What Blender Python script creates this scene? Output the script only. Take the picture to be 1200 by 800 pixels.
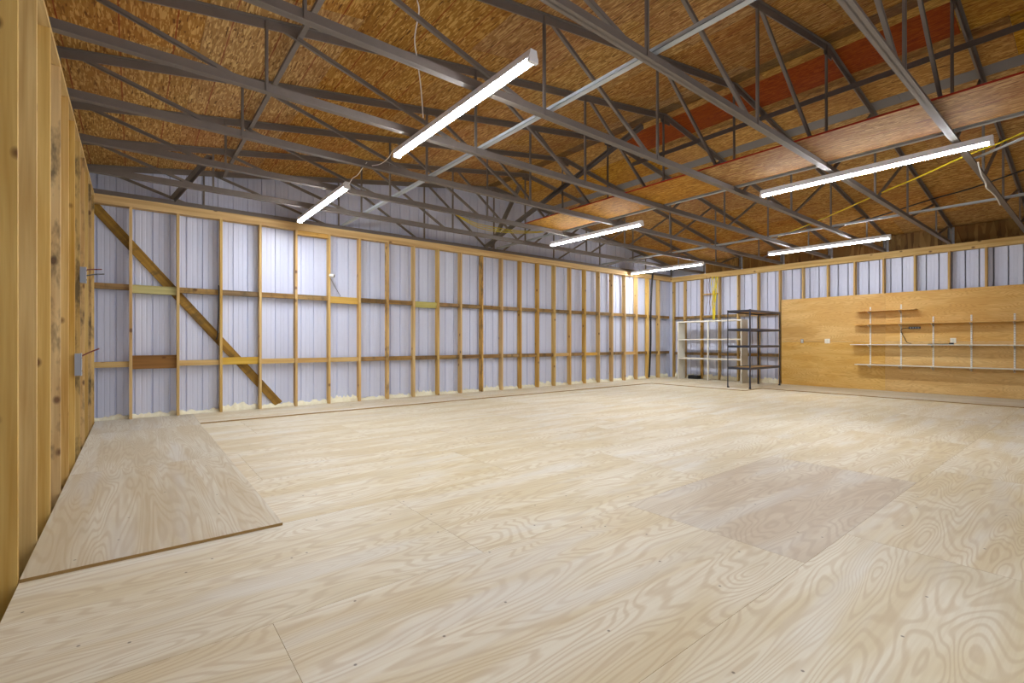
import bpy, math, random
from mathutils import Vector, Matrix

random.seed(7)
for o in list(bpy.data.objects):
    bpy.data.objects.remove(o)
SC = bpy.context.scene
COL = SC.collection

# ------------------------------------------------------------------ camera
EYE = 1.225                      # camera height in metres
FPX = 559.2                      # focal length in pixels of a 1200 px wide frame
YAW = 0.673
U0, V0 = 601.6, 400.9
cd = bpy.data.cameras.new('camera'); cam = bpy.data.objects.new('camera', cd); COL.objects.link(cam)
cd.sensor_width = 36.0; cd.lens = FPX / 1200 * 36; cd.clip_start = 0.02; cd.clip_end = 100
cd.shift_x = -(U0 - 600) / 1200; cd.shift_y = (V0 - 400) / 1200
cam.location = (0, 0, EYE); cam.rotation_euler = (math.pi / 2, 0, -YAW)
SC.camera = cam

# ------------------------------------------------------------------ world and exposure
w = bpy.data.worlds.new('world'); SC.world = w; w.use_nodes = True
w.node_tree.nodes['Background'].inputs[0].default_value = (0.9, 0.94, 1.0, 1)
w.node_tree.nodes['Background'].inputs[1].default_value = 5.0
SC.view_settings.view_transform = 'Standard'; SC.view_settings.look = 'None'
SC.view_settings.gamma = 1.0; SC.view_settings.use_curve_mapping = False
SC.view_settings.exposure = 0.0
LAMP = 132.0                     # radiance of the lit lamp lenses
# added window behind the camera brightens the foreground floor (portal for sampling only)
WX_A, WX_B, WZ_A, WZ_B = -0.10, 3.60, 0.85, 2.45
pd = bpy.data.lights.new('added_window_portal', 'AREA'); pd.shape = 'RECTANGLE'; pd.size = WX_B - WX_A; pd.size_y = WZ_B - WZ_A; pd.cycles.is_portal = True
po = bpy.data.objects.new('added_window_portal', pd); COL.objects.link(po); po.location = ((WX_A + WX_B) / 2, -1.70, (WZ_A + WZ_B) / 2); po.rotation_euler = (math.pi / 2, 0, 0)

# ------------------------------------------------------------------ room measures (metres)
XC, XB, YA, YF = -0.457, 14.685, 9.579, -1.45     # stud faces: left, right, back; front wall
H = 3.478                                          # top of the wall plates
RX, RZ, SL = 7.117, 5.12, 0.158                    # ridge of the roof deck's underside, slope
def deck(x): return RZ - SL * abs(x - RX)

def ray(u, v):
    t = (u - U0) / FPX
    return Vector((math.sin(YAW) + t * math.cos(YAW), math.cos(YAW) - t * math.sin(YAW), (V0 - v) / FPX))
def on_x(u, v, X): r = ray(u, v); return Vector((0, 0, EYE)) + r * (X / r.x)
def on_y(u, v, Y): r = ray(u, v); return Vector((0, 0, EYE)) + r * (Y / r.y)
def on_z(u, v, Z): r = ray(u, v); return Vector((0, 0, EYE)) + r * ((Z - EYE) / r.z)

# ------------------------------------------------------------------ node helpers
class NT:
    def __init__(s, name, rough=0.6, spec=0.5, metal=0.0):
        s.m = bpy.data.materials.new(name); s.m.use_nodes = True
        s.t = s.m.node_tree; s.b = s.t.nodes['Principled BSDF']
        s.b.inputs['Roughness'].default_value = rough; s.b.inputs['Metallic'].default_value = metal
        s.b.inputs['Specular IOR Level'].default_value = spec
    def n(s, typ, **k):
        nd = s.t.nodes.new(typ)
        for a, b in k.items(): setattr(nd, a, b)
        return nd
    def l(s, a, b): s.t.links.new(a, b)
    def math(s, op, a, b=None, clamp=False):
        nd = s.n('ShaderNodeMath', operation=op, use_clamp=clamp)
        for i, x in enumerate((a, b)):
            if x is None: continue
            if isinstance(x, (int, float)): nd.inputs[i].default_value = x
            else: s.l(x, nd.inputs[i])
        return nd.outputs[0]
    def coords(s, shift=40.0):
        tc = s.n('ShaderNodeTexCoord'); oi = s.n('ShaderNodeObjectInfo')
        s.rand = oi.outputs['Random']
        mu = s.math('MULTIPLY', s.rand, shift)
        cb = s.n('ShaderNodeCombineXYZ'); s.l(mu, cb.inputs[0]); s.l(s.math('MULTIPLY', mu, 1.7), cb.inputs[1]); s.l(s.math('MULTIPLY', mu, 0.6), cb.inputs[2])
        ad = s.n('ShaderNodeVectorMath', operation='ADD'); s.l(tc.outputs['Object'], ad.inputs[0]); s.l(cb.outputs[0], ad.inputs[1])
        s.co = ad.outputs[0]; s.raw = tc.outputs['Object']
        return s.co
    def mapped(s, scale, rot=(0, 0, 0), co=None):
        mp = s.n('ShaderNodeMapping'); mp.inputs['Scale'].default_value = scale; mp.inputs['Rotation'].default_value = rot
        s.l(co or s.co, mp.inputs['Vector']); return mp.outputs[0]
    def noise(s, vec, scale=1.0, detail=2.0, rough=0.5, dist=0.0):
        nd = s.n('ShaderNodeTexNoise'); nd.inputs['Scale'].default_value = scale; nd.inputs['Detail'].default_value = detail
        nd.inputs['Roughness'].default_value = rough; nd.inputs['Distortion'].default_value = dist
        s.l(vec, nd.inputs['Vector']); return nd.outputs['Fac']
    def voro(s, vec, scale=1.0, out='Distance', rnd=1.0, dims='3D'):
        nd = s.n('ShaderNodeTexVoronoi'); nd.voronoi_dimensions = dims; nd.inputs['Scale'].default_value = scale; nd.inputs['Randomness'].default_value = rnd
        s.l(vec, nd.inputs['Vector']); return nd.outputs[out]
    def ramp(s, fac, stops):
        nd = s.n('ShaderNodeValToRGB'); r = nd.color_ramp
        while len(r.elements) < len(stops): r.elements.new(0.5)
        for e, (p, c) in zip(r.elements, stops):
            e.position = p; e.color = (*c, 1) if len(c) == 3 else c
        s.l(fac, nd.inputs[0]); return nd.outputs[0]
    def mix(s, fac, a, b, blend='MIX'):
        nd = s.n('ShaderNodeMix', data_type='RGBA', blend_type=blend)
        for i, x in ((0, fac), (6, a), (7, b)):
            if isinstance(x, (int, float)): nd.inputs[i].default_value = x
            elif isinstance(x, tuple): nd.inputs[i].default_value = (*x, 1)
            else: s.l(x, nd.inputs[i])
        return nd.outputs[2]
    def vary(s, col, dv=0.2, dh=0.0, ds=0.15):
        hs = s.n('ShaderNodeHueSaturation')
        r2 = s.math('FRACT', s.math('MULTIPLY', s.rand, 7.31)); r3 = s.math('FRACT', s.math('MULTIPLY', s.rand, 13.7))
        s.l(s.math('ADD', s.math('MULTIPLY', s.rand, dv), 1 - dv / 2), hs.inputs['Value'])
        s.l(s.math('ADD', s.math('MULTIPLY', r2, dh), 0.5 - dh / 2), hs.inputs['Hue'])
        s.l(s.math('ADD', s.math('MULTIPLY', r3, ds), 1 - ds / 2), hs.inputs['Saturation'])
        s.l(col, hs.inputs['Color']); return hs.outputs[0]
    def bump(s, fac, strength=0.2, dist=0.002):
        bp = s.n('ShaderNodeBump'); bp.inputs['Strength'].default_value = strength; bp.inputs['Distance'].default_value = dist
        s.l(fac, bp.inputs['Height']); s.l(bp.outputs[0], s.b.inputs['Normal'])
    def col(s, c):
        if isinstance(c, tuple): s.b.inputs['Base Color'].default_value = (*c, 1)
        else: s.l(c, s.b.inputs['Base Color'])

def srgb(r, g, b):
    f = lambda c: (c / 255 / 12.92) if c / 255 <= 0.04045 else ((c / 255 + 0.055) / 1.055) ** 2.4
    return (f(r), f(g), f(b))

def mat_lumber(name, axis, light, dark, stain=0.0, dv=0.16):
    s = NT(name, 0.62, 0.3); s.coords()
    sc = [16.0, 16.0, 16.0]; sc[axis] = 0.7
    g = s.noise(s.mapped(sc), 1.0, 3.0, 0.55, 0.4)
    sf = [110.0, 110.0, 110.0]; sf[axis] = 2.5
    fine = s.noise(s.mapped(sf), 1.0, 2.0)
    c = s.mix(s.ramp(g, [(0.35, (0, 0, 0)), (0.68, (1, 1, 1))]), light, dark)
    c = s.mix(s.math('MULTIPLY', fine, 0.30), c, tuple(x * 0.55 for x in dark))
    sk = [4.6, 4.6, 4.6]; sk[axis] = 3.2
    kn = s.voro(s.mapped(sk), 1.0)
    kf = s.ramp(kn, [(0.07, (1, 1, 1)), (0.14, (0, 0, 0))])
    c = s.mix(s.math('MULTIPLY', kf, 0.85), c, srgb(92, 54, 26))
    if stain > 0:
        st = s.noise(s.mapped((7, 7, 2.6)), 1.0, 4.0, 0.65)
        c = s.mix(s.math('MULTIPLY', s.ramp(st, [(0.5, (0, 0, 0)), (0.66, (1, 1, 1))]), stain), c, srgb(72, 62, 42))
    s.col(s.vary(c, dv, 0.008, 0.2)); s.bump(g, 0.15, 0.002); return s.m

PINE_L, PINE_D = srgb(222, 187, 120), srgb(189, 147, 78)
LUM = [mat_lumber('pine_grain_%s' % a, i, PINE_L, PINE_D) for i, a in enumerate('xyz')]
LUM_STAINED = mat_lumber('pine_mildewed', 2, PINE_L, PINE_D, 0.8)
LUM_GIRT = mat_lumber('pine_weathered', 0, srgb(168, 136, 88), srgb(112, 84, 48), 0.7, 0.5)
LUM_GIRT_Y = mat_lumber('pine_weathered_y', 1, srgb(168, 136, 88), srgb(112, 84, 48), 0.7, 0.5)
LUM_GREEN = mat_lumber('pine_treated', 0, srgb(206, 196, 128), srgb(172, 160, 92))
LUM_BROWN = mat_lumber('pine_brown', 0, srgb(156, 116, 68), srgb(112, 78, 42))
LUM_YELLOW = mat_lumber('pine_yellow', 0, srgb(214, 180, 100), srgb(194, 154, 78))
LUM_OLD = mat_lumber('pine_aged_brace', 0, srgb(170, 134, 70), srgb(116, 84, 38), 0.6)

def mat_ply(name, light, mid, dark, axis=0, rough=0.5, rings=30.0, ringmix=0.45, dv=0.05):
    s = NT(name, rough, 0.35); s.coords(60)
    a, b = (0.6, 3.4) if axis == 0 else (4.6, 0.42)
    if axis == 2: mp = (4.4, 0.75, 4.4)      # sheets that stand on edge with grain along local y
    else: mp = (a, b, 1.0)
    n1 = s.noise(s.mapped(mp), 1.0, 1.8, 0.45, 0.35)
    ring = s.math('ADD', s.math('MULTIPLY', s.math('SINE', s.math('MULTIPLY', n1, rings * 6.283)), 0.5), 0.5)
    n2 = s.noise(s.mapped(tuple(x * 1.1 for x in mp)), 1.0, 3.0, 0.55, 0.4)
    zone = s.ramp(n2, [(0.42, (0, 0, 0)), (0.58, (1, 1, 1))])
    c = s.mix(zone, light, mid)
    soft = s.math('MULTIPLY', s.ramp(ring, [(0.45, (0, 0, 0)), (0.95, (1, 1, 1))]), ringmix)
    c = s.mix(soft, c, dark)
    fi = [60.0, 60.0, 60.0]; fi[1 if axis == 2 else axis] = 2.0
    fib = s.noise(s.mapped(tuple(fi)), 1.0, 2.0)
    c = s.mix(s.math('MULTIPLY', s.ramp(fib, [(0.4, (0, 0, 0)), (0.8, (1, 1, 1))]), 0.35), c, dark)
    blot = s.noise(s.mapped((1.3, 1.3, 1.3)), 1.0, 3.0, 0.6)
    c = s.mix(s.math('MULTIPLY', s.ramp(blot, [(0.5, (0, 0, 0)), (0.75, (1, 1, 1))]), 0.3), c, tuple(x * 0.78 for x in mid))
    cool_amt = 0.0 if axis == 2 else 0.35
    cool = s.noise(s.mapped(tuple(x * 0.8 for x in mp)), 1.3, 2.0, 0.5, 0.2)
    c = s.mix(s.math('MULTIPLY', s.ramp(cool, [(0.54, (0, 0, 0)), (0.66, (1, 1, 1))]), cool_amt), c, tuple((x * 0.2 + max(light) * 0.74) for x in light))
    sp = s.voro(s.mapped((1.9, 1.9, 1.9)), 1.0, dims='2D' if axis != 2 else '3D')
    c = s.mix(s.math('MULTIPLY', s.ramp(sp, [(0.008, (1, 1, 1)), (0.015, (0, 0, 0))]), 0.7), c, srgb(70, 48, 30))
    s.col(s.vary(c, dv, 0.004, 0.14)); s.bump(ring, 0.06, 0.001); return s.m

PLY = mat_ply('plywood_floor', srgb(230, 222, 201), srgb(218, 204, 170), srgb(194, 171, 132))
PLY_ROSE = mat_ply('plywood_floor_rosy', srgb(220, 209, 187), srgb(204, 187, 161), srgb(184, 162, 135))
PLY_Y = mat_ply('plywood_floor_cross', srgb(216, 209, 190), srgb(203, 190, 162), srgb(184, 163, 128), axis=1)
PLY_EDGE = NT('plywood_edge', 0.8, 0.2); PLY_EDGE.col(srgb(156, 126, 78)); PLY_EDGE = PLY_EDGE.m
PLY_WALL = mat_ply('plywood_wall', srgb(228, 190, 122), srgb(216, 172, 100), srgb(192, 144, 76), axis=2, rough=0.55, dv=0.03)

def mat_osb(name, light, mid, dark, red=0.0, lines=True):
    s = NT(name, 0.75, 0.2); s.coords(30)
    wob = s.noise(s.mapped((3, 3, 3)), 1.0, 2.0)
    def strands(rot, sc):
        return s.voro(s.mapped(sc, (0, 0, rot)), 1.0, 'Color')
    cols = []
    for rot, sc in ((0.6, (75, 9, 1)), (-0.65, (78, 10, 1)), (0.1, (84, 10, 1))):
        v = strands(rot, sc)
        sep = s.n('ShaderNodeSeparateColor'); s.l(v, sep.inputs[0])
        cols.append(s.ramp(sep.outputs[0], [(0.0, dark), (0.16, mid), (0.6, mid), (0.84, light), (1.0, light)]))
    m1 = s.noise(s.mapped((9, 5, 1)), 1.0, 1.0); m2 = s.noise(s.mapped((7, 8, 3)), 1.0, 1.0)
    c = s.mix(s.ramp(m1, [(0.46, (0, 0, 0)), (0.54, (1, 1, 1))]), cols[0], cols[1])
    c = s.mix(s.ramp(m2, [(0.52, (0, 0, 0)), (0.56, (1, 1, 1))]), c, cols[2])
    big = s.noise(s.mapped((1.1, 0.9, 1)), 1.0, 3.0, 0.6)
    c = s.mix(s.math('MULTIPLY', s.ramp(big, [(0.46, (0, 0, 0)), (0.7, (1, 1, 1))]), 0.45), c, srgb(136, 78, 32))
    sp = s.noise(s.mapped((26, 8, 1)), 1.0, 3.0, 0.7)
    c = s.mix(s.math('MULTIPLY', s.ramp(sp, [(0.69, (0, 0, 0)), (0.76, (1, 1, 1))]), 0.6), c, srgb(58, 38, 18))
    if lines:                                        # printed nailing lines that run along the sheet
        sx = s.n('ShaderNodeSeparateXYZ'); s.l(s.raw, sx.inputs[0])
        fr = s.math('FRACT', s.math('ADD', s.math('MULTIPLY', sx.outputs[0], 1 / 0.4064), 0.5))
        ln = s.math('LESS_THAN', s.math('ABSOLUTE', s.math('SUBTRACT', fr, 0.5)), 0.014)
        c = s.mix(s.math('MULTIPLY', ln, 0.75), c, srgb(124, 44, 20))
    if red > 0: c = s.mix(red, c, srgb(132, 44, 16))
    s.col(s.vary(c, 0.16, 0.008, 0.16)); s.bump(sp, 0.2, 0.002); return s.m

OSB = mat_osb('osb', srgb(198, 158, 92), srgb(154, 111, 52), srgb(96, 62, 28))
OSB_Y = mat_osb('osb_yellow', srgb(204, 160, 76), srgb(168, 120, 44), srgb(112, 74, 26), lines=False)
OSB_RED = mat_osb('osb_red', srgb(180, 104, 52), srgb(146, 72, 32), srgb(104, 44, 20), 0.4, False)
OSB_DARK = mat_osb('osb_dark', srgb(132, 102, 56), srgb(104, 76, 38), srgb(72, 50, 24), 0, False)
RED_EDGE = NT('red_edge_seal', 0.7, 0.2); RED_EDGE.col(srgb(150, 40, 26)); RED_EDGE = RED_EDGE.m

def plain(name, c, rough=0.5, spec=0.5, metal=0.0, mott=0.0, ms=6.0):
    s = NT(name, rough, spec, metal); s.coords(10)
    n = s.noise(s.mapped((ms, ms, ms)), 1.0, 4.0, 0.6)
    s.col(s.mix(s.math('MULTIPLY', n, mott), c, tuple(x * 0.45 for x in c))); return s.m
STEEL = plain('truss_steel', srgb(126, 116, 108), 0.6, 0.35, 0.05, 0.45, 9.0)
STEEL_D = plain('chord_steel_dark', srgb(112, 103, 96), 0.55, 0.4, 0.1, 0.45, 9.0)
GALV = plain('galvanised_brace', srgb(186, 192, 198), 0.45, 0.5, 0.25, 0.3, 7.0)
CHORD = plain('top_chord_steel', srgb(128, 118, 111), 0.55, 0.4, 0.1, 0.45, 9.0)
GREYBAND = plain('grey_flashing', srgb(120, 116, 116), 0.6, 0.4, 0.0, 0.25, 3.0)
def mat_panel():
    s = NT('white_metal_panel', 0.28, 0.2); s.coords(5)
    s.bump(s.noise(s.mapped((9, 9, 0.5)), 1.0, 1.0), 0.6, 0.02)
    n = s.noise(s.mapped((2, 2, 1.2)), 1.0, 3.0)
    s.col(s.mix(s.math('MULTIPLY', n, 0.25), srgb(212, 217, 238), srgb(190, 195, 222))); return s.m
PANEL = mat_panel()
SKIN = plain('outer_metal', srgb(150, 150, 156), 0.6, 0.4)
def mat_foam():
    s = NT('spray_foam', 0.8, 0.2); s.coords(12)
    n = s.noise(s.mapped((30, 30, 30)), 1.0, 3.0)
    s.col(s.mix(n, srgb(250, 247, 228), srgb(230, 222, 186))); s.bump(n, 0.4, 0.01); return s.m
FOAM = mat_foam()
WHITE = plain('white_paint', srgb(232, 230, 222), 0.45, 0.5, 0, 0.08)
MELA = plain('white_melamine', srgb(226, 222, 208), 0.5, 0.4, 0, 0.12)
LAMPWHITE = plain('lamp_housing', srgb(236, 236, 240), 0.4, 0.5)
BLACK = plain('black_plastic', srgb(20, 20, 22), 0.45, 0.5)
RACK = plain('blue_black_steel', srgb(54, 58, 74), 0.4, 0.5, 0.1)
CHIP = plain('chipboard', srgb(176, 142, 96), 0.8, 0.2, 0, 0.35, 30)
GREYBOX = plain('grey_box', srgb(150, 156, 166), 0.45, 0.5, 0.3)
YELLOW = plain('yellow_cable', srgb(228, 204, 40), 0.5, 0.4)
CORD = plain('white_cord', srgb(226, 220, 212), 0.5, 0.4)
REDW = plain('red_wire', srgb(104, 34, 22), 0.6, 0.3)
PLATE = plain('ivory_plate', srgb(238, 232, 214), 0.4, 0.5)
HOLES = plain('slot_dark', srgb(60, 60, 62), 0.6, 0.3)
em = NT('lit_lens'); em.b.inputs['Base Color'].default_value = (1, 1, 1, 1)
em.b.inputs['Emission Color'].default_value = (0.93, 0.96, 1.0, 1); em.b.inputs['Emission Strength'].default_value = LAMP
LIT = em.m

# ------------------------------------------------------------------ mesh helpers
class MB:
    def __init__(s): s.v = []; s.f = []; s.mi = []
    def add(s, vs, fs, mi=0):
        k = len(s.v); s.v += [tuple(p) for p in vs]; s.f += [tuple(i + k for i in f) for f in fs]; s.mi += [mi] * len(fs); return s
    def box(s, x0, x1, y0, y1, z0, z1, mi=0):
        return s.add([(x0, y0, z0), (x1, y0, z0), (x1, y1, z0), (x0, y1, z0), (x0, y0, z1), (x1, y0, z1), (x1, y1, z1), (x0, y1, z1)],
                     [(0, 3, 2, 1), (4, 5, 6, 7), (0, 1, 5, 4), (1, 2, 6, 5), (2, 3, 7, 6), (3, 0, 4, 7)], mi)
    def bar(s, p0, p1, boxes, up=(0, 0, 1), mi=0):
        """boxes in the cross-section (a along side, b along up) swept from p0 to p1"""
        p0, p1 = Vector(p0), Vector(p1); d = (p1 - p0).normalized(); side = d.cross(Vector(up)).normalized(); u = side.cross(d)
        for a0, a1, b0, b1 in boxes:
            vs = [p + side * a + u * b for p in (p0, p1) for a, b in ((a0, b0), (a1, b0), (a1, b1), (a0, b1))]
            s.add(vs, [(0, 1, 2, 3), (7, 6, 5, 4), (0, 4, 5, 1), (1, 5, 6, 2), (2, 6, 7, 3), (3, 7, 4, 0)], mi)
        return s
    def tube(s, pts, r, n=6, mi=0):
        pts = [Vector(p) for p in pts]; rings = []
        for i, p in enumerate(pts):
            d = (pts[min(i + 1, len(pts) - 1)] - pts[max(i - 1, 0)]).normalized()
            a = d.cross(Vector((0.31, 0.17, 0.93))).normalized(); b = d.cross(a)
            rings.append([p + (a * math.cos(6.2832 * k / n) + b * math.sin(6.2832 * k / n)) * r for k in range(n)])
        fs = [(i * n + k, i * n + (k + 1) % n, (i + 1) * n + (k + 1) % n, (i + 1) * n + k) for i in range(len(pts) - 1) for k in range(n)]
        fs += [tuple(range(n - 1, -1, -1)), tuple((len(pts) - 1) * n + k for k in range(n))]
        return s.add([p for r_ in rings for p in r_], fs, mi)
    def mesh(s, name, mats):
        me = bpy.data.meshes.new(name); me.from_pydata(s.v, [], s.f)
        for m in (mats if isinstance(mats, (list, tuple)) else [mats]): me.materials.append(m)
        for p, i in zip(me.polygons, s.mi): p.material_index = i
        me.update(); return me

def link(name, me, parent=None, loc=(0, 0, 0), rot=(0, 0, 0)):
    o = bpy.data.objects.new(name, me); COL.objects.link(o); o.location = loc; o.rotation_euler = rot
    if parent: o.parent = parent
    return o
def tag(o, label, cat, group=None):
    o['label'] = label; o['category'] = cat
    if group: o['group'] = group
    return o
def thing(name, label, cat, loc=(0, 0, 0), rotz=0.0, group=None):
    return tag(link(name, None, None, loc, (0, 0, rotz)), label, cat, group)
def struct(name, me): o = link(name, me); o['kind'] = 'structure'; return o
CACHE = {}
def cbox(name, x0, x1, y0, y1, z0, z1, mat, parent=None, key=None):
    """a box whose origin is its own centre; alike sizes share mesh data"""
    d = (round(x1 - x0, 4), round(y1 - y0, 4), round(z1 - z0, 4))
    ms = mat if isinstance(mat, (list, tuple)) else [mat]
    k = (d, tuple(m.name for m in ms), key)
    if k not in CACHE:
        mb = MB().box(-d[0] / 2, d[0] / 2, -d[1] / 2, d[1] / 2, -d[2] / 2, d[2] / 2)
        me = mb.mesh(name, ms)
        if len(ms) == 2:                              # second material on the narrow edges
            for p in me.polygons:
                if abs(p.normal.z) < 0.5: p.material_index = 1
        CACHE[k] = me
    return link(name, CACHE[k], parent, ((x0 + x1) / 2, (y0 + y1) / 2, (z0 + z1) / 2))
def beam(name, p0, p1, wd, ht, mat, parent=None, up=(0, 0, 1)):
    """lumber with its length along local x so that the grain follows it"""
    p0, p1 = Vector(p0), Vector(p1); d = p1 - p0; L = d.length; d.normalize()
    side = Vector(up).cross(d).normalized(); u = d.cross(side)
    o = link(name, MB().box(-L / 2, L / 2, -wd / 2, wd / 2, -ht / 2, ht / 2).mesh(name, mat), parent)
    m = Matrix((d, side, u)).transposed().to_4x4(); m.translation = (p0 + p1) / 2; o.matrix_local = m
    return o

# ------------------------------------------------------------------ floor
PT = 0.018
floor = struct('floor', MB().box(XC + 0.004, XB + 0.2, YF - 0.2, YA + 0.22, -0.12, -PT - 0.001).mesh('floor', SKIN))
def sheet(x0, x1, y0, y1, z, mat=PLY, name='plywood_sheet', parent=None):
    g = 0.0007
    return cbox(name, x0 + g, x1 - g, y0 + g, y1 - g, z - PT, z, [mat, PLY_EDGE], parent or floor)
ys = [2.281 + 1.22 * k for k in range(-4, 7)]                     # long seams
joints = {-4: 1.2, -3: 2.6, -2: 3.565, -1: 2.917, 0: 1.6, 1: 2.8, 2: 0.9, 3: 2.4, 4: 1.3, 5: 2.75}
yl = [YF] + [y for y in ys if y > YF] + [YA + 0.12]
for i in range(len(yl) - 1):
    y0, y1 = yl[i], yl[i + 1]
    if y1 - y0 < 0.02: continue
    k = round((y0 - 2.281) / 1.22); x = joints.get(k, 1.7) - 2.44 * 3
    while x < XB:
        a, b = max(x, XC + 0.003), min(x + 2.44, XB + 0.1)
        if b - a > 0.05:
            dk = (k == -1 and abs(x - 2.917) < 0.1)
            sheet(a, b, y0, y1, 0.0, PLY_ROSE if dk else PLY)
        x += 2.44
# second layer of sheets along the walls
for a, b in ((3.463, 5.903), (5.903, 8.343), (8.343, YA + 0.1)):
    sheet(XC + 0.005, 0.785, a, b, PT, PLY_Y)
x = 0.785
while x < 12.04:
    sheet(x, min(x + 2.44, 12.04), 8.52, YA + 0.1, PT, PLY); x += 2.44
for a, b in ((5.77, 7.07), (7.07, 8.29), (8.29, YA + 0.1)):
    sheet(12.04, XB + 0.1 if b > 9 else XB + 0.1, a, b, PT, PLY)
y = 5.77
while y > YF:
    sheet(12.96, XB + 0.1, max(y - 2.44, YF), y, PT, PLY_ROSE if y < 3 else PLY_Y); y -= 2.44

# ------------------------------------------------------------------ walls
def panel_profile(width):
    pts = []; pitch = 0.2286; k = 0
    while k * pitch < width - 0.01:
        c = k * pitch
        for dx, d in ((0, 0.0), (0.064 - 0.012, 0), (0.064 - 0.007, .0035), (0.064 + 0.007, .0035), (0.064 + 0.012, 0),
                      (0.128 - 0.012, 0), (0.128 - 0.007, .0035), (0.128 + 0.007, .0035), (0.128 + 0.012, 0),
                      (0.1943, 0), (0.2003, .022), (0.2137, .022), (0.2197, 0)):
            if c + dx < width: pts.append((c + dx, d))
        k += 1
    pts.append((width, 0)); return pts
def metal_panels(parent, axis, a0, a1, off, out, top, z0=0.0):
    """one ribbed sheet after another from a0 to a1; axis 0 runs in x (wall at y=off), axis 1 in y (wall at x=off)"""
    a = a0
    while a < a1 - 0.02:
        b = min(a + 0.9144, a1); vs = []; pr = panel_profile(b - a)
        for s_, d in pr:
            q = a + s_
            for z in (z0, top(q)):
                vs.append(((q, off + out * d, z) if axis == 0 else (off + out * d, q, z)))
        o0 = Vector((a, off, z0)) if axis == 0 else Vector((off, a, z0))
        fs = [(2 * i, 2 * i + 2, 2 * i + 3, 2 * i + 1) for i in range(len(pr) - 1)]
        if axis == 0 and a < RX < b: pass
        link('metal_panel', MB().add([Vector(v) - o0 for v in vs], fs).mesh('metal_panel', PANEL), parent, o0)
        a = b
def gable_skin(name, y0, y1, hole=None):
    x0, x1 = XC - 0.2, XB + 0.2; mb = MB()
    def strip(xa, xb, za, zb=None):
        prof = [(xa, za), (xb, za)] + ([(xb, zb), (xa, zb)] if zb else [(xb, deck(xb) + 0.005)] + ([(RX, RZ + 0.005)] if xa < RX < xb else []) + [(xa, deck(xa) + 0.005)])
        n = len(prof); vs = [(x, y, z) for y in (y0, y1) for x, z in prof]
        mb.add(vs, [tuple(range(n)), tuple(range(2 * n - 1, n - 1, -1))] + [(i, i + n, (i + 1) % n + n, (i + 1) % n) for i in range(n)])
    if not hole: strip(x0, x1, -0.34)
    else:
        a, b, c, d = hole
        strip(x0, a, -0.34); strip(b, x1, -0.34); strip(a, b, -0.34, c); strip(a, b, d)
    return mb.mesh(name, SKIN)
DEP = 0.14; TH = 0.038; PLH = 0.135
def foam(parent, axis, a0, a1, pos, sgn, h=0.05, base=0.012):
    n = max(4, int((a1 - a0) / 0.035)); vs = []; prof = 5
    for i in range(n + 1):
        a = a0 + (a1 - a0) * i / n
        hh = h * (0.55 + 0.6 * random.random()); dd = 0.075 * (0.7 + 0.5 * random.random())
        for k in range(prof):
            t = k / (prof - 1) * math.pi / 2
            p = pos - sgn * dd * math.cos(t); z = base + hh * math.sin(t)
            vs.append((a, p, z) if axis == 0 else (p, a, z))
    fs = [(i * prof + k, (i + 1) * prof + k, (i + 1) * prof + k + 1, i * prof + k + 1) for i in range(n) for k in range(prof - 1)]
    o0 = Vector(vs[0]); me = MB().add([Vector(v) - o0 for v in vs], fs).mesh('foam_seal', FOAM)
    for p in me.polygons: p.use_smooth = True
    link('foam_seal', me, parent, o0)

# --- back wall (long wall of open studs in front of white metal)
wall_back = struct('wall_back', gable_skin('wall_back', YA + 0.205, YA + 0.22))
BACKM = YA + 0.18
metal_panels(wall_back, 0, XC - 0.19, XB + 0.19, BACKM, 1, lambda x: deck(x) - 0.012)
cbox('top_plate', XC - 0.1, XB + 0.1, YA, YA + DEP, H - PLH, H, LUM[0], wall_back)
sx = [-0.0275 + 0.6096 * k for k in range(0, 24)]
for i, x in enumerate(sx):
    if x > XB - 0.1: break
    cbox('stud', x - TH / 2, x + TH / 2, YA, YA + DEP, PT + 0.002, H - PLH - 0.001, LUM_STAINED if i in (7, 11) else LUM[2], wall_back)
edges = [XC - 0.12] + sx + [XB - 0.02]
for i in range(len(edges) - 1):
    a, b = edges[i] + TH / 2 + 0.001, edges[i + 1] - TH / 2 - 0.001
    if b - a < 0.06: continue
    up = LUM_GREEN if i in (1, 9) else LUM_YELLOW if i == 6 else LUM_GIRT
    uh = 0.13 if i in (1, 6, 9) else 0.088
    cbox('girt', a, b, YA + 0.06, YA + DEP, 2.135 - uh, 2.135, up, wall_back)
    lo = LUM_BROWN if i == 1 else LUM_YELLOW if i == 3 else LUM[0] if i in (0, 2, 4, 5, 6, 16, 18, 21) else LUM_GIRT
    lh = 0.215 if i == 1 else 0.125 if i == 3 else 0.088
    cbox('girt', a, b, YA + 0.06, YA + DEP, 0.835 if i != 1 else 0.80, (0.835 if i != 1 else 0.80) + lh, lo, wall_back)
    if i == 5: cbox('header', a, b, YA + 0.02, YA + DEP, H - PLH - 0.075, H - PLH - 0.001, LUM[0], wall_back)
    foam(wall_back, 0, a, b, BACKM - 0.002, 1, (0.085 if i % 3 else 0.13) if i > 2 else 0.075)
beam('diagonal_brace', (XC - 0.08, YA + DEP + 0.021, 3.405), (2.14, YA + DEP + 0.021, 0.07), 0.036, 0.14, LUM_OLD, wall_back)

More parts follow.
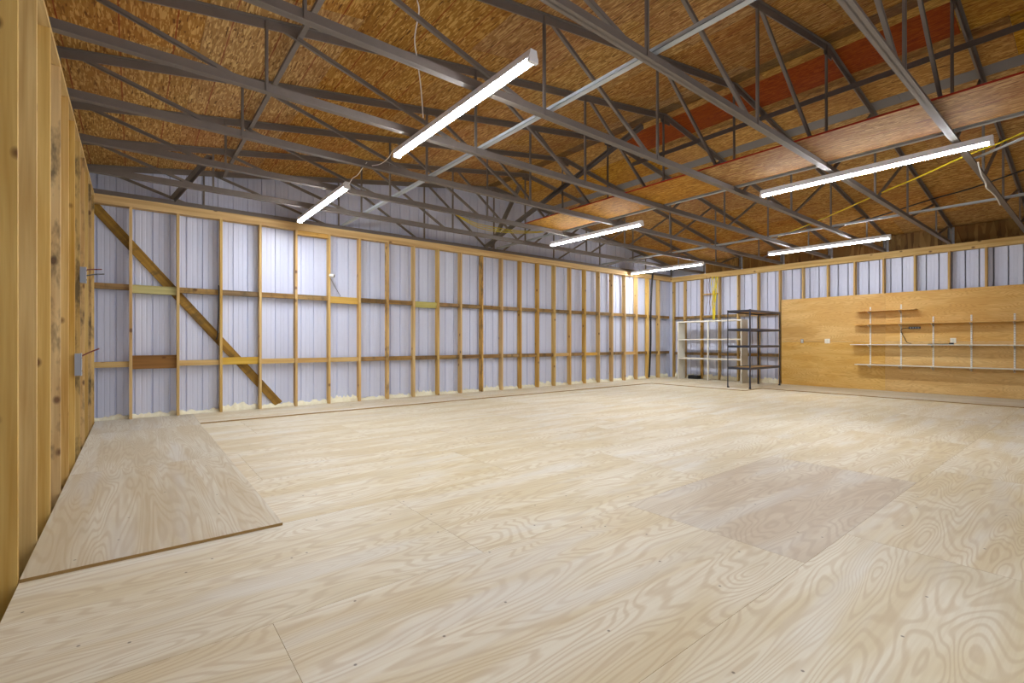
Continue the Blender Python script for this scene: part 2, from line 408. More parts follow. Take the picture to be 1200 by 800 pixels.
# --- left wall
wall_left = struct('wall_left', MB().box(XC - 0.215, XC - 0.2, YF - 0.22, YA + 0.22, -0.34, deck(XC - 0.2) + 0.005)
                   .box(XC - 0.2, XC + 0.02, YF - 0.22, YA + 0.22, -0.34, -0.32).box(XC + 0.005, XC + 0.02, YF - 0.22, YA + 0.22, -0.32, -0.121).mesh('wall_left', SKIN))
cbox('bottom_plate', XC - DEP, XC, YF, YA, -0.30, -0.262, LUM[1], wall_left)
metal_panels(wall_left, 1, YF - 0.1, YA + 0.17, XC - 0.178, -1, lambda y: H + 0.05, -0.25)
cbox('top_plate', XC - DEP, XC, YF, YA, H - TH, H, LUM[1], wall_left)
cy = [3.449 + 0.6076 * k for k in range(-8, 11)]
cy = [y for y in cy if YF + 0.1 < y < YA - 0.1]
for i, y in enumerate(cy):
    cbox('stud', XC - DEP, XC, y, y + TH, -0.26, H - TH - 0.001, LUM_STAINED if round((y - 3.449) / 0.6076) in (3, 6, 7, 9) else LUM[2], wall_left)
ce = [YF] + cy + [YA]
for i in range(len(ce) - 1):
    a, b = ce[i] + TH + 0.001, ce[i + 1] - 0.001
    if b - a < 0.06: continue
    for z in (2.05, 0.835): cbox('girt', XC - DEP, XC - 0.105, a, b, z, z + 0.088, LUM_GIRT_Y, wall_left)
    foam(wall_left, 1, a, b, XC - 0.172, -1, 0.34 if i % 2 else 0.27, -0.26)
cbox('stud', XC - DEP, XC, YA - TH - 0.001, YA - 0.001, -0.26, H - TH - 0.001, LUM_STAINED, wall_left)

# --- right wall
wall_right = struct('wall_right', MB().box(XB + 0.2, XB + 0.215, YF - 0.22, YA + 0.22, -0.12, deck(XB + 0.2) + 0.005).mesh('wall_right', SKIN))
metal_panels(wall_right, 1, YF - 0.1, YA + 0.17, XB + 0.178, 1, lambda y: H + 0.05)
cbox('top_plate', XB, XB + DEP, YF, YA, H - 0.16, H, LUM[1], wall_right)
by = [9.11 - 0.6135 * k for k in range(0, 18)]
by = [y for y in by if y > YF + 0.1] + [YA - TH]
by.sort()
for i, y in enumerate(by):
    cbox('stud', XB, XB + DEP, y - TH, y, PT + 0.002, H - 0.161, LUM[2], wall_right)
for i in range(len(by) - 1):
    a, b = by[i] + 0.001, by[i + 1] - TH - 0.001
    if b - a < 0.06: continue
    cbox('girt', XB + 0.06, XB + DEP, a, b, 2.02, 2.108, LUM_GIRT_Y, wall_right)
    cbox('girt', XB + 0.06, XB + DEP, a, b, 0.80, 0.888, LUM_GIRT_Y, wall_right)
    foam(wall_right, 1, a, b, XB + 0.172, 1, 0.15)
cbox('girt', XB + 0.02, XB + DEP - 0.03, 7.90, 8.42, 2.78, 2.818, LUM[1], wall_right)
PY0 = 5.966                                             # plywood sheathing, two sheets high
for row in range(2):
    y = PY0; 
    while y > YF:
        cbox('plywood_panel', XB - 0.0125, XB - 0.0005, max(y - 2.44, YF) + 0.001, y - 0.001, PT + 0.002 + row * 1.216, PT + row * 1.216 + 1.215, PLY_WALL, wall_right)
        y -= 2.44

# --- front wall behind the camera
wall_front = struct('wall_front', gable_skin('wall_front', YF - 0.22, YF - 0.205, (WX_A, WX_B, WZ_A, WZ_B)))
gt = lambda x: deck(x) - 0.012
metal_panels(wall_front, 0, XC - 0.19, WX_A, YF - 0.18, -1, gt); metal_panels(wall_front, 0, WX_B, XB + 0.19, YF - 0.18, -1, gt)
metal_panels(wall_front, 0, WX_A, WX_B, YF - 0.18, -1, lambda x: WZ_A); metal_panels(wall_front, 0, WX_A, WX_B, YF - 0.18, -1, gt, WZ_B)
cbox('top_plate', XC - 0.1, XB + 0.1, YF - DEP, YF, H - PLH, H, LUM[0], wall_front)
for k in range(25):
    x = XC + 0.02 + 0.6096 * k
    if x > XB: break
    if WX_A - 0.03 < x < WX_B + 0.03:
        cbox('stud', x - TH / 2, x + TH / 2, YF - DEP, YF, 0.0, WZ_A - 0.05, LUM[2], wall_front)
        cbox('stud', x - TH / 2, x + TH / 2, YF - DEP, YF, WZ_B + 0.05, H - PLH - 0.001, LUM[2], wall_front)
    else: cbox('stud', x - TH / 2, x + TH / 2, YF - DEP, YF, 0.0, H - PLH - 0.001, LUM[2], wall_front)
wf = MB()
for a, b, c, d in ((WX_A - 0.05, WX_B + 0.05, WZ_A - 0.05, WZ_A), (WX_A - 0.05, WX_B + 0.05, WZ_B, WZ_B + 0.05), (WX_A - 0.05, WX_A, WZ_A, WZ_B), (WX_B, WX_B + 0.05, WZ_A, WZ_B)):
    wf.box(a, b, YF - 0.20, YF - 0.02, c, d)
added_window = struct('added_window', wf.mesh('added_window', WHITE))  # unseen window, added to let sky light onto the near floor
for k in range(1, 6):
    x = WX_A + (WX_B - WX_A) * k / 6
    link('mullion', MB().box(x - 0.02, x + 0.02, YF - 0.13, YF - 0.09, WZ_A + 0.001, WZ_B - 0.001).mesh('mullion', WHITE), added_window)
gl = NT('added_window_pane'); tr = gl.n('ShaderNodeBsdfTransparent'); go = gl.n('ShaderNodeBsdfGlossy'); go.inputs['Roughness'].default_value = 0.02
mx = gl.n('ShaderNodeMixShader'); mx.inputs[0].default_value = 0.06; gl.l(tr.outputs[0], mx.inputs[1]); gl.l(go.outputs[0], mx.inputs[2])
gl.l(mx.outputs[0], gl.t.nodes['Material Output'].inputs['Surface'])
for k in range(6):
    xa = WX_A + (WX_B - WX_A) * k / 6 + 0.02; xb = WX_A + (WX_B - WX_A) * (k + 1) / 6 - 0.02
    link('pane', MB().box(xa, xb, YF - 0.113, YF - 0.108, WZ_A + 0.001, WZ_B - 0.001).mesh('pane', gl.m), added_window)

# ------------------------------------------------------------------ roof deck
x0, x1, yy0, yy1 = XC - 0.25, XB + 0.25, YF - 0.25, YA + 0.25
vs = [(x, y, z + dz) for dz in (0.03, 0.05) for y in (yy0, yy1) for x, z in ((x0, deck(x0)), (RX, RZ), (x1, deck(x1)))]
ceiling = struct('ceiling', MB().add(vs, [(0, 1, 4, 3), (1, 2, 5, 4), (6, 9, 10, 7), (7, 10, 11, 8)]).mesh('ceiling', SKIN))
ANG = math.atan(SL); OT = 0.011
def deck_sheet(xa, xb, ya, yb, mat, name='osb_sheet', drop=0.0):
    L = (xb - xa) / math.cos(ANG); k = ('deck', round(L, 3), round(yb - ya, 3), mat.name)
    if k not in CACHE:
        a, b = L / 2 - 0.0015, (yb - ya) / 2 - 0.0015
        CACHE[k] = MB().box(-a, a, -b, b, 0, OT).mesh(name, mat)
    xm = (xa + xb) / 2
    o = link(name, CACHE[k], ceiling, (xm, (ya + yb) / 2, deck(xm) - drop), (0, -ANG if xm < RX else ANG, 0)); return o
U = 1.225
left_rows = [XC - 0.24 + 1.205 * k for k in range(7)]; left_rows = [x for x in left_rows if x < 6.8] + [6.80]
rows = [(a, b, OSB) for a, b in zip(left_rows[:-1], left_rows[1:])] + [(6.80, RX, OSB_DARK)]
rows += [(RX, 7.27, OSB_Y), (7.27, 7.90, OSB_RED), (7.90, 8.77, OSB_Y), (8.77, 9.02, GREYBAND)]
xr = 9.02
while xr < x1 - 0.05: rows.append((xr, min(xr + 1.205, x1), OSB)); xr += 1.205
for i, (a, b, m) in enumerate(rows):
    y = yy0 - (1.22 if i % 2 else 0)
    if m is OSB_RED:
        for ya, yb, mm in ((yy0, 1.15, OSB_Y), (1.15, 3.59, m), (3.59, 6.0, m), (6.0, 8.44, OSB_Y), (8.44, yy1, OSB_Y)): deck_sheet(a, b, ya, yb, mm)
        continue
    while y < yy1:
        ya, yb = max(y, yy0), min(y + 2.44, yy1)
        if yb - ya > 0.05: deck_sheet(a, b, ya, yb, m, 'flashing_strip' if m is GREYBAND else 'osb_sheet')
        y += 2.44
# vertical boards that close the eaves between the truss heels
TY = [1.10 + 1.2215 * k for k in range(-1, 8)]
for side, wall in ((XC - 0.12, wall_left), (XB + 0.12, wall_right)):
    for a, b in zip([YF - 0.05] + TY, TY + [YA]):
        if b - a > 0.2 and b <= YA + 0.01:
            cbox('eave_board', side - 0.006, side + 0.006, a + 0.06, b - 0.06, H + 0.001, deck(side) - 0.02, OSB_DARK, wall)

# ------------------------------------------------------------------ steel trusses
LEG, FL, TK = 0.086, 0.034, 0.006
XL, XR = XC - 0.13, XB + 0.13
def angle_pair(down):
    s = -1 if down else 1                               # leg direction away from the flange
    bx = []
    for k in (-1, 1):
        a0 = 0.0; a1 = a0 + k * FL; a2 = a0 + k * TK
        bx.append((min(a0, a1), max(a0, a1), min(0, s * TK), max(0, s * TK)))
        bx.append((min(a0, a2), max(a0, a2), min(0, s * LEG), max(0, s * LEG)))
    return bx
ANGLE = [(-0.018, 0.018, -0.003, 0.003), (-0.018, -0.012, -0.003, 0.03)]
def build_truss(root):
    oz = root.location.z; ox = root.location.x
    L = lambda x, z: (x - ox, 0.0, z - oz)
    def part(name, mb, mat=STEEL): link(name, mb.mesh(name, mat), root)
    part('bottom_chord', MB().bar(L(XL, H + 0.001), L(XR, H + 0.001), angle_pair(False)))
    for xa, xb in ((XL, RX), (XR, RX)):
        part('top_chord', MB().bar(L(xa, deck(xa) - 0.002), L(xb, deck(xb) - 0.002), angle_pair(True)), CHORD)
    half = [XL + 0.05, 0.935, 3.21, 5.12, 7.06]
    for sgn in (1, -1):
        X = lambda x: x if sgn == 1 else 2 * RX - x
        for i, x in enumerate(half):
            if i == 4 and sgn == -1: continue
            part('vertical_web', MB().bar(L(X(x), H + 0.01), L(X(x), deck(X(x)) - 0.01), [(-0.014, 0.014, -0.003, 0.003), (-0.014, -0.009, -0.003, 0.022)], (1, 0, 0)))
        for i in range(4):
            xa, xb = half[i] + 0.10, half[i + 1] - 0.12
            if i == 3: xb = half[4] - 0.14
            part('diagonal_web', MB().bar(L(X(xa), deck(X(xa)) - 0.03), L(X(xb), H + 0.03), ANGLE, (0, 1, 0)))
    part('gusset_plate', MB().box(RX - ox - 0.13, RX - ox + 0.13, -0.004, 0.004, RZ - oz - 0.16, RZ - oz - 0.03), STEEL_D)
words = ['ninth', 'eighth', 'seventh', 'sixth', 'fifth', 'fourth', 'third', 'second', 'first']
proto = None
for i, y in enumerate(TY):
    lab = 'grey steel roof truss with thin webs, %s from the white gable wall' % ['eighth', 'seventh', 'sixth', 'fifth', 'fourth', 'third', 'second', 'nearest', ''][i] if i < 8 else 'grey steel roof truss standing on the wall plate against the white gable wall'
    r = thing('steel_roof_truss', lab, 'roof truss', (RX, y, H), 0, 'steel roof trusses')
    if proto is None: build_truss(r); proto = r
    else:
        for ch in list(proto.children):
            c = ch.copy(); COL.objects.link(c); c.parent = r

# braces that run from truss to truss
def brace(p0, p1, label, mat=GALV, boxes=((-0.03, 0.03, 0, 0.004), (-0.03, -0.026, 0, 0.035)), up=(0, 0, 1)):
    p0, p1 = Vector(p0), Vector(p1)
    o = link('steel_brace', MB().bar((0, 0, 0), p1 - p0, boxes, up).mesh('steel_brace', mat), None, p0)
    return tag(o, label, 'brace', 'steel braces between the trusses')
ZB = H + LEG + 0.003
brace((3.31, YF - 0.1, ZB), (3.31, YA + 0.05, ZB), 'galvanised angle brace across the truss bottom chords between the left and platform lamps')
brace((7.16, YF - 0.1, ZB), (7.16, YA + 0.05, ZB), 'galvanised angle brace along the edge of the sheet platform')
brace((11.12, YF - 0.1, ZB), (11.12, YA + 0.05, ZB), 'galvanised angle brace across the truss bottom chords over the lamps nearest the shelves')
def under(x): return deck(x) - LEG - 0.012
brace((1.23, YF - 0.1, under(1.23)), (1.23, YA + 0.05, under(1.23)), 'grey angle brace under the sloping top chords near the open stud wall', STEEL, ((-0.03, 0.03, 0, 0.004), (-0.03, -0.026, -0.035, 0)))
brace((8.0, YF - 0.1, under(8.0)), (8.0, 6.1, under(8.0)), 'dark angle brace under the top chords just past the ridge', STEEL_D, ((-0.04, 0.04, 0, 0.005), (-0.04, -0.034, -0.075, 0)))
PG = ((-0.035, 0.035, -0.006, 0.006), (-0.035, -0.026, -0.07, 0.006))
brace((6.74, YA + 0.0, H + 0.10), (6.58, 4.85, 4.83), 'long slanting steel brace from the gable wall up towards the ridge', STEEL_D, PG)
brace((6.90, YA + 0.0, H + 0.10), (6.95, 8.50, 4.86), 'short steep steel brace by the ridge at the gable wall', STEEL, PG)
brace((0.50, YA + 0.0, H + 0.10), (0.90, 8.48, 4.04), 'short dark slanting brace by the gable wall near the open stud wall', STEEL_D, PG)
brace((8.40, 1.10, ZB), (7.35, -0.12, ZB), 'pale flat strut set askew across two truss chords beside the yellow cable', GALV, ((-0.035, 0.035, 0, 0.005), (-0.035, -0.029, 0, 0.03)))

# ------------------------------------------------------------------ sheets lying across the trusses
for i, (ya, yb) in enumerate(((-1.30, 1.12), (1.12, 3.56), (3.56, 6.0), (6.0, 7.30))):
    lab = ['orange strand board sheet with red edge on the trusses beside the askew strut', 'orange strand board sheet with red edge on the trusses, second from the askew strut',
           'orange strand board sheet with red edge on the trusses, third from the askew strut', 'short end sheet of red edged strand board lying on the trusses towards the gable'][i]
    me = MB().box(-0.49, 0.49, -(yb - ya) / 2 + 0.002, (yb - ya) / 2 - 0.002, 0, 0.02).mesh('osb_sheet', [OSB_Y if i > 1 else OSB, RED_EDGE])
    for p in me.polygons:
        if abs(p.normal.z) < 0.5: p.material_index = 1
    tag(link('osb_sheet', me, None, (6.56, (ya + yb) / 2, ZB + 0.001)), lab, 'board', 'strand board sheets laid on the trusses')

# ------------------------------------------------------------------ lamps
def build_lamp(root):
    n = 10; L = 1.22
    hb = MB(); hp = [(-0.030, 0.098), (0.030, 0.098), (0.040, 0.050), (0.046, 0.040), (0.046, 0.028), (-0.046, 0.028), (-0.046, 0.040), (-0.040, 0.050)]
    m = len(hp); hb.add([(x, y, z) for y in (-L, L) for x, z in hp], [tuple(range(m)), tuple(range(2 * m - 1, m - 1, -1))] + [(i, i + m, (i + 1) % m + m, (i + 1) % m) for i in range(m)])
    link('housing', hb.mesh('housing', LAMPWHITE), root)
    lp = [(0.040 * math.cos(math.pi * k / n), 0.027 - 0.027 * math.sin(math.pi * k / n)) for k in range(n + 1)]
    m = len(lp); me = MB().add([(x, y, z) for y in (-L + 0.03, L - 0.03) for x, z in lp], [(i, i + 1, i + 1 + m, i + m) for i in range(m - 1)] + [(m - 1, 0, m, 2 * m - 1)]).mesh('lens', LIT)
    for p in me.polygons: p.use_smooth = len(p.vertices) == 4 and abs(p.normal.z) < 0.99
    link('lens', me, root)
    for s_ in (-1, 1):
        y0, y1 = sorted((s_ * (L - 0.03), s_ * (L + 0.004)))
        link('end_cap', MB().box(-0.043, 0.043, y0, y1, 0.0, 0.0275).mesh('end_cap', LAMPWHITE), root)
        link('hanger', MB().box(-0.012, 0.012, s_ * 0.9 - 0.004, s_ * 0.9 + 0.004, 0.094, 0.125).mesh('hanger', STEEL), root)
ZL = H - 0.11
lamps = [(2.40, 3.98, 'bright strip lamp crossed by the white cord that hangs from the roof'), (2.34, 7.88, 'bright strip lamp above the open studs near the slanting wood brace'),
         (7.28, 2.02, 'bright strip lamp under the trusses beside the sheet platform and the yellow cable'), (7.32, 6.60, 'bright strip lamp between the sheet platform and the gable wall'),
         (12.30, 4.08, 'bright strip lamp facing the plywood wall with the shelves'), (12.36, 8.28, 'bright strip lamp in the corner above the white cube shelf')]
lp0 = None; lamp_roots = []
for x, y, lab in lamps:
    r = thing('strip_lamp', lab, 'ceiling lamp', (x, y, ZL), 0, 'strip lamps under the trusses')
    lamp_roots.append(r)
    if lp0 is None: build_lamp(r); lp0 = r
    else:
        for ch in list(lp0.children):
            c = ch.copy(); COL.objects.link(c); c.parent = r

# ------------------------------------------------------------------ cords and cables
def smooth(pts, k=6):
    pts = [Vector(p) for p in pts]; out = []
    for i in range(len(pts) - 1):
        p0, p1, p2, p3 = pts[max(i - 1, 0)], pts[i], pts[i + 1], pts[min(i + 2, len(pts) - 1)]
        for j in range(k):
            t = j / k
            out.append(0.5 * ((2 * p1) + (p2 - p0) * t + (2 * p0 - 5 * p1 + 4 * p2 - p3) * t * t + (3 * p1 - p0 - 3 * p2 + p3) * t ** 3))
    return out + [pts[-1]]
def cord_part(name, pts, r, mat, root):
    q = [p - Vector(root.location) for p in smooth(pts)]; o0 = q[0].copy()
    me = MB().tube([p - o0 for p in q], r).mesh(name, mat)
    for p in me.polygons: p.use_smooth = True
    return link(name, me, root, o0)
def cable(name, pts, r, mat, label, cat='cord', group=None, sub=True):
    q = smooth(pts) if sub else [Vector(p) for p in pts]; o0 = q[0].copy()
    me = MB().tube([p - o0 for p in q], r).mesh(name, mat)
    for p in me.polygons: p.use_smooth = True
    return tag(link(name, me, None, o0), label, cat, group)
X1 = 2.40
lt = on_x(496, 138, X1)
cord_part('power_cord', [on_y(u, v, 3.63 + (lt.y - 3.63) * k / 5) for k, (u, v) in enumerate(((489, 1), (491, 14), (486, 45), (489, 70), (493, 100), (496, 138)))], 0.006, CORD, lamp_roots[0])
cord_part('power_cord', [on_x(468, 172, X1) + Vector((0, 0, 0.0)), on_x(461, 176, X1), on_x(455, 185, X1), on_x(446, 192, X1), on_x(436, 194, X1)], 0.005, CORD, lamp_roots[0])
cord_part('power_cord', [on_x(409, 216, 2.34), on_x(413, 209, 2.34), on_x(419, 205, 2.34), on_x(424, 198, 2.34), on_x(430, 190, 2.34)], 0.005, CORD, lamp_roots[1])
cable('white_cable', [on_y(u, v, 1.03) for u, v in ((1146, 190), (1150, 204), (1155, 214), (1156, 220), (1163, 226), (1168, 232), (1172, 240))], 0.008, CORD, 'white cord curled around a truss chord past the sheet platform')
ZY = H + LEG + 0.075
def yz(u, v, z=ZY): return on_z(u, v, z)
cable('yellow_cable', [yz(1200, 155), yz(1165, 170), yz(1128, 184), yz(1075, 208), yz(1030, 227), yz(960, 258), yz(905, 280)], 0.011, YELLOW, 'yellow cable strung across the trusses behind the long lamp', 'cable', 'yellow cables')
for k in range(3):
    Y6 = TY[7] - 0.06 - 0.02 * k
    cable('yellow_cable', [on_y(531 + 2 * k, 250 + k, Y6), on_y(560, 262 + 2.2 * k, Y6), on_y(590, 268 + 2 * k, Y6), on_y(620, 271 + k, Y6), on_y(645, 271, Y6)], 0.007, YELLOW, ['uppermost', 'middle', 'lowest'][k] + ' slack yellow cable drooping from the truss in front of the gable wall', 'cable', 'slack yellow cables at the gable')
random.seed(3)
for k in range(7):
    red = k < 2; u = (828.5, 831.5, 834.5, 836.5, 838, 839.5, 841)[k]; e = u if red else 836 + 0.5 * k - 2; pts = []
    for j in range(7):
        pts.append(on_x(u + (e - u) * (j / 6) + random.uniform(-1.3, 1.3), 324 + j * (7.4 if red else 8.4), XB - (0.009 + 0.014 * k if red else 0.035 + 0.032 * k)))
    cable('copper_cable' if red else 'yellow_cable', pts, 0.006 if red else 0.014, REDW if red else YELLOW,
          ('thin reddish wire hanging between the studs, ' + ('farther from' if k == 0 else 'next to') + ' the yellow bundle') if red else 'yellow cable hanging in a loose bundle down the stud wall behind the cube shelf', 'cable', 'hanging reddish wires' if red else 'hanging yellow bundle')
cable('black_conduit', [on_y(u, v, YA - 0.03) for u, v in ((765, 320), (763.5, 340), (762.5, 370), (762.5, 400), (761.5, 425), (760.5, 442))], 0.03, BLACK, 'thick black hose running down the studs near the room corner', 'hose')
cable('black_cable', [on_z(u, v, H + 0.3) for u, v in ((962, 268), (1000, 262), (1040, 250), (1090, 234), (1140, 220), (1200, 199))], 0.012, BLACK, 'sagging black cable strung under the roof past the lamps', 'cable')
cable('white_cable', [yz(955, 268), yz(1060, 252), yz(1130, 240), yz(1200, 226)], 0.006, CORD, 'thin white cable strung over the truss chords by the shelves wall', 'cable')

# ------------------------------------------------------------------ white cube shelf
WX0, WX1, WY0, WY1, WZ = 14.09, 14.49, 6.835, 8.965, 1.91
ws = thing('cube_shelf', 'white open-backed cube shelf, two columns by three rows, against the studs', 'shelf', (WX0, WY0, PT))
def wpart(name, y0, y1, z0, z1, x0=WX0, x1=WX1):
    cbox(name, x0 - WX0, x1 - WX0, y0 - WY0, y1 - WY0, z0 - PT, z1 - PT, MELA, ws)
t = 0.036; zb = PT + 0.002
wpart('side_panel', WY0, WY0 + t, zb, WZ); wpart('side_panel', WY1 - t, WY1, zb, WZ)
ym = (WY0 + WY1) / 2
wpart('divider', ym - t / 2, ym + t / 2, zb, WZ - t, WX0, WX0 + 0.05)
wpart('top_panel', WY0 + t, WY1 - t, WZ - t, WZ)
for z in (1.315, 0.70):
    wpart('shelf_board', WY0 + t, ym - t / 2, z - t / 2, z + t / 2); wpart('shelf_board', ym + t / 2, WY1 - t, z - t / 2, z + t / 2)
    wpart('cleat', ym - t / 2, ym + t / 2, z - t / 2, z + t / 2, WX0 + 0.05)
bt = thing('black_tray', 'low black box on the floor under the white cube shelf', 'box', (14.55, 8.62, PT))
link('body', MB().box(-0.12, 0.10, -0.17, 0.17, 0.001, 0.10).mesh('body', BLACK), bt)
link('lid', MB().box(-0.125, 0.105, -0.175, 0.175, 0.10, 0.115).mesh('lid', BLACK), bt)
link('handle', MB().tube(smooth([(0, -0.06, 0.112), (0, -0.05, 0.15), (0, 0.05, 0.15), (0, 0.06, 0.112)]), 0.008).mesh('handle', GREYBOX), bt)

# ------------------------------------------------------------------ dark steel rack
KX0, KX1, KY0, KY1, KH = 12.42, 14.20, 5.80, 6.41, 2.06
rk = thing('steel_rack', 'dark blue-black steel shelving rack with chipboard decks beside the plywood wall', 'shelf rack', (KX0, KY0, PT))
kw, kd = KX1 - KX0, KY1 - KY0
for px in (0, 1):
    for py in (0, 1):
        x, y = px * kw, py * kd; a = 0.030; sx_, sy_ = (1 - 2 * px), (1 - 2 * py)
        mb = MB().box(min(x, x + sx_ * a), max(x, x + sx_ * a), min(y, y + sy_ * 0.003), max(y, y + sy_ * 0.003), 0.002, KH)
        mb.box(min(x, x + sx_ * 0.003), max(x, x + sx_ * 0.003), min(y, y + sy_ * a), max(y, y + sy_ * a), 0.002, KH)
        p = link('post', mb.mesh('post', RACK), rk)
        link('foot', MB().box(x - 0.004 if not px else x - 0.04, x + 0.04 if not px else x + 0.004, y - 0.004 if not py else y - 0.04, y + 0.04 if not py else y + 0.004, 0.001, 0.03).mesh('foot', BLACK), p)
for z in (KH - 0.03, 1.545, 1.10, 0.53):
    sh = link('shelf', MB().box(0.012, kw - 0.012, 0.012, kd - 0.012, z - 0.004, z + 0.010).mesh('shelf', CHIP), rk)
    for y in (0.004, kd - 0.010): link('beam', MB().box(0.004, kw - 0.004, y, y + 0.006, z - 0.036, z + 0.022).mesh('beam', RACK), sh)
    for x in (0.004, kw - 0.010): link('beam', MB().box(x, x + 0.006, 0.012, kd - 0.012, z - 0.036, z + 0.022).mesh('beam', RACK), sh)

# ------------------------------------------------------------------ wall shelves on slotted standards
SX = XB - 0.0125
stds = [(3.83, 0.575, 2.12), (3.21, 0.575, 2.15), (2.61, 0.575, 1.83), (1.96, 0.575, 1.84), (1.29, 0.575, 1.84), (0.60, 0.575, 1.84), (-0.1, 0.575, 1.84)]
levels = [2.00, 1.665, 1.155, 0.65]
DPT = 0.25
order = ['nearest the two outlets', 'second from the outlets', 'third from the outlets', 'fourth from the outlets', 'fifth from the outlets', 'sixth from the outlets', 'seventh from the outlets']
for i, (y, z0, z1) in enumerate(stds):
    r = thing('shelf_standard', 'white slotted shelf standard on the plywood wall, ' + order[i], 'shelf bracket', (SX, y, z0), 0, 'shelf standards on the plywood wall')
    st = link('standard', MB().box(-0.014, -0.001, -0.0145, 0.0145, 0, z1 - z0).mesh('standard', WHITE), r)
    sl = MB(); z = 0.03
    while z < z1 - z0 - 0.03:
        for s_ in (-0.006, 0.006): sl.box(-0.0146, -0.0139, s_ - 0.002, s_ + 0.002, z, z + 0.014)
        z += 0.05
    link('slots', sl.mesh('slots', HOLES), st)
    for lv in levels:
        if lv > z1 or (lv == levels[0] and i > 1): continue
        b = lv - z0 - 0.001
        vs = [(-0.014, s_, z_) for s_ in (-0.005, 0.005) for z_ in (b - 0.075, b)] + [(-DPT + 0.02, s_, z_) for s_ in (-0.005, 0.005) for z_ in (b - 0.02, b)]
        link('bracket', MB().add(vs, [(0, 1, 3, 2), (4, 6, 7, 5), (0, 4, 5, 1), (2, 3, 7, 6), (1, 5, 7, 3), (0, 2, 6, 4)]).mesh('bracket', WHITE), r)
def wshelf(y0, y1, z, lab):
    tag(cbox('shelf_board', SX - 0.015 - DPT, SX - 0.015, y0, y1, z, z + 0.019, MELA if z < 1.3 else PLY_WALL), lab, 'shelf', 'boards on the wall standards')
wshelf(2.89, 4.10, 2.00, 'short plain wood shelf board, highest on the plywood wall')
wshelf(-0.75, 4.13, 1.665, 'long plain wood shelf board just under the short one')
wshelf(-0.75, 4.20, 1.155, 'long white shelf board at outlet height on the plywood wall')
wshelf(2.98, 4.10, 0.65, 'short white board at the end of the lowest wall shelf')
wshelf(-0.75, 2.975, 0.65, 'long white board of the lowest wall shelf')
# small things on and around the shelves
ps = thing('power_strip', 'black power strip under the wood shelf on the plywood wall', 'power strip', tuple(on_x(1072, 384, SX - 0.002)))
link('body', MB().box(-0.035, 0, -0.11, 0.11, -0.025, 0.025).mesh('body', BLACK), ps)
for k in range(4): link('socket', MB().box(-0.038, -0.034, -0.09 + 0.05 * k, -0.06 + 0.05 * k, -0.014, 0.014).mesh('socket', GREYBOX), ps)
cord_part('power_cord', [on_x(u, v, SX - 0.03) for u, v in ((1067, 384), (1058, 385), (1056, 388), (1060, 396), (1063, 401), (1068, 402.3))], 0.007, BLACK, ps)
pl = thing('cable_plug', 'black cord with a plug lying on the long white shelf', 'cord', tuple(on_x(1102, 402, SX - 0.13)))
pl.location.z = 1.175
link('cord', MB().tube(smooth([(0, 0.22, 0.009), (0.02, 0.08, 0.009), (-0.01, -0.05, 0.009), (0.0, -0.16, 0.012)]), 0.008).mesh('cord', BLACK), pl)
link('plug', MB().box(-0.025, 0.025, -0.23, -0.155, 0.001, 0.04).mesh('plug', BLACK), pl)
def outlet(name, p, lab, cat, w_=0.036, h_=0.058, kind=0):
    r = thing(name, lab, cat, tuple(p))
    link('cover_plate', MB().box(-0.006, -0.0005, -w_, w_, -h_, h_).mesh('cover_plate', PLATE if kind != 1 else GREYBOX), r)
    for z in (-0.022, 0.022): link('socket', MB().box(-0.009, -0.006, -0.017, 0.017, z - 0.014, z + 0.014).mesh('socket', PLATE if kind == 1 else MELA), r)
outlet('wall_outlet', on_x(940, 399.5, SX), 'small outlet with grey plate on the plywood wall by the rack', 'outlet', 0.034, 0.055, 1)
outlet('wall_outlet', on_x(969.5, 399.5, SX), 'wide ivory outlet plate on the plywood wall', 'outlet', 0.062, 0.062)
outlet('wall_outlet', on_x(1117, 399, SX), 'white outlet plate just above the long white shelf', 'outlet', 0.05, 0.06)

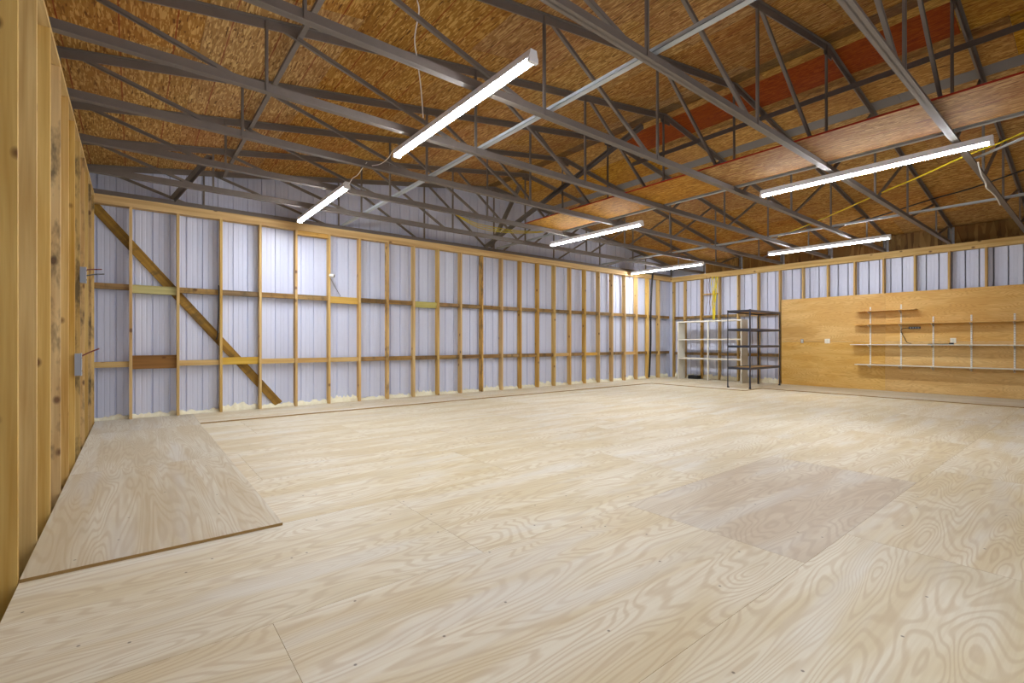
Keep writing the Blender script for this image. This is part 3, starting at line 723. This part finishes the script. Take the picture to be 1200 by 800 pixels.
# ------------------------------------------------------------------ things on the stud walls
cp = on_y(387.5, 323, YA - 0.002)
sc = thing('security_camera', 'small white security camera with black lens on a stud', 'camera', tuple(cp))
link('mount', MB().tube([(-0.02, -0.001, 0.0), (-0.02, -0.05, 0.0)], 0.014, 8).mesh('mount', WHITE), sc)
bd = link('body', MB().tube([(-0.035, -0.05, 0.0), (0.035, -0.085, -0.01)], 0.034, 12).mesh('body', WHITE), sc)
link('lens', MB().tube([(0.034, -0.0845, -0.01), (0.047, -0.091, -0.012)], 0.028, 12).mesh('lens', BLACK), bd)
cord_part('cord', [cp + Vector((-0.02, -0.012, -0.03)), on_y(391, 333, YA + 0.10), on_y(395, 340, YA + 0.1), on_y(399, 347, YA + 0.05)], 0.005, BLACK, sc)
cable('black_cable', [on_y(u, v, YA - 0.012) for u, v in ((256.5, 334), (256.5, 350), (256, 370), (255, 392), (253, 398))], 0.010, BLACK, 'black cable hanging down a stud beside the slanting wood brace')
def ebox(u, v, y, hh, lab):
    p = Vector((XC + 0.001, y, EYE + (V0 - v) / FPX * (math.sin(YAW) * XC + math.cos(YAW) * y)))
    r = thing('electrical_box', lab, 'electrical box', tuple(p))
    link('body', MB().box(0.0, 0.045, -0.05, 0.05, -hh, hh).mesh('body', GREYBOX), r)
    link('cover', MB().box(0.045, 0.050, -0.054, 0.054, -hh - 0.004, hh + 0.004).mesh('cover', GREYBOX), r)
    for z in (-0.6, 0.6): link('screw', MB().tube([(0.049, 0, z * hh), (0.053, 0, z * hh)], 0.006, 8).mesh('screw', BLACK), r)
    return r
e1 = ebox(93, 322, 7.113, 0.085, 'upper grey electrical box on a stud of the open stud wall')
e2 = ebox(89, 427, 6.506, 0.11, 'lower grey electrical box on a stud of the open stud wall')
def wire(r, u0, v0_, u1, v1, mat=REDW):
    y = r.location.y; a = on_y(u0, v0_, y); b = on_y(u1, v1, y + 0.25)
    cord_part('wire_end', [a, a.lerp(b, 0.5) + Vector((0, 0, 0.006)), b], 0.007, mat, r)
wire(e1, 95, 317, 119, 315.5)
wire(e1, 97, 323.5, 122, 321, BLACK)
wire(e2, 92, 419, 116, 408.5)
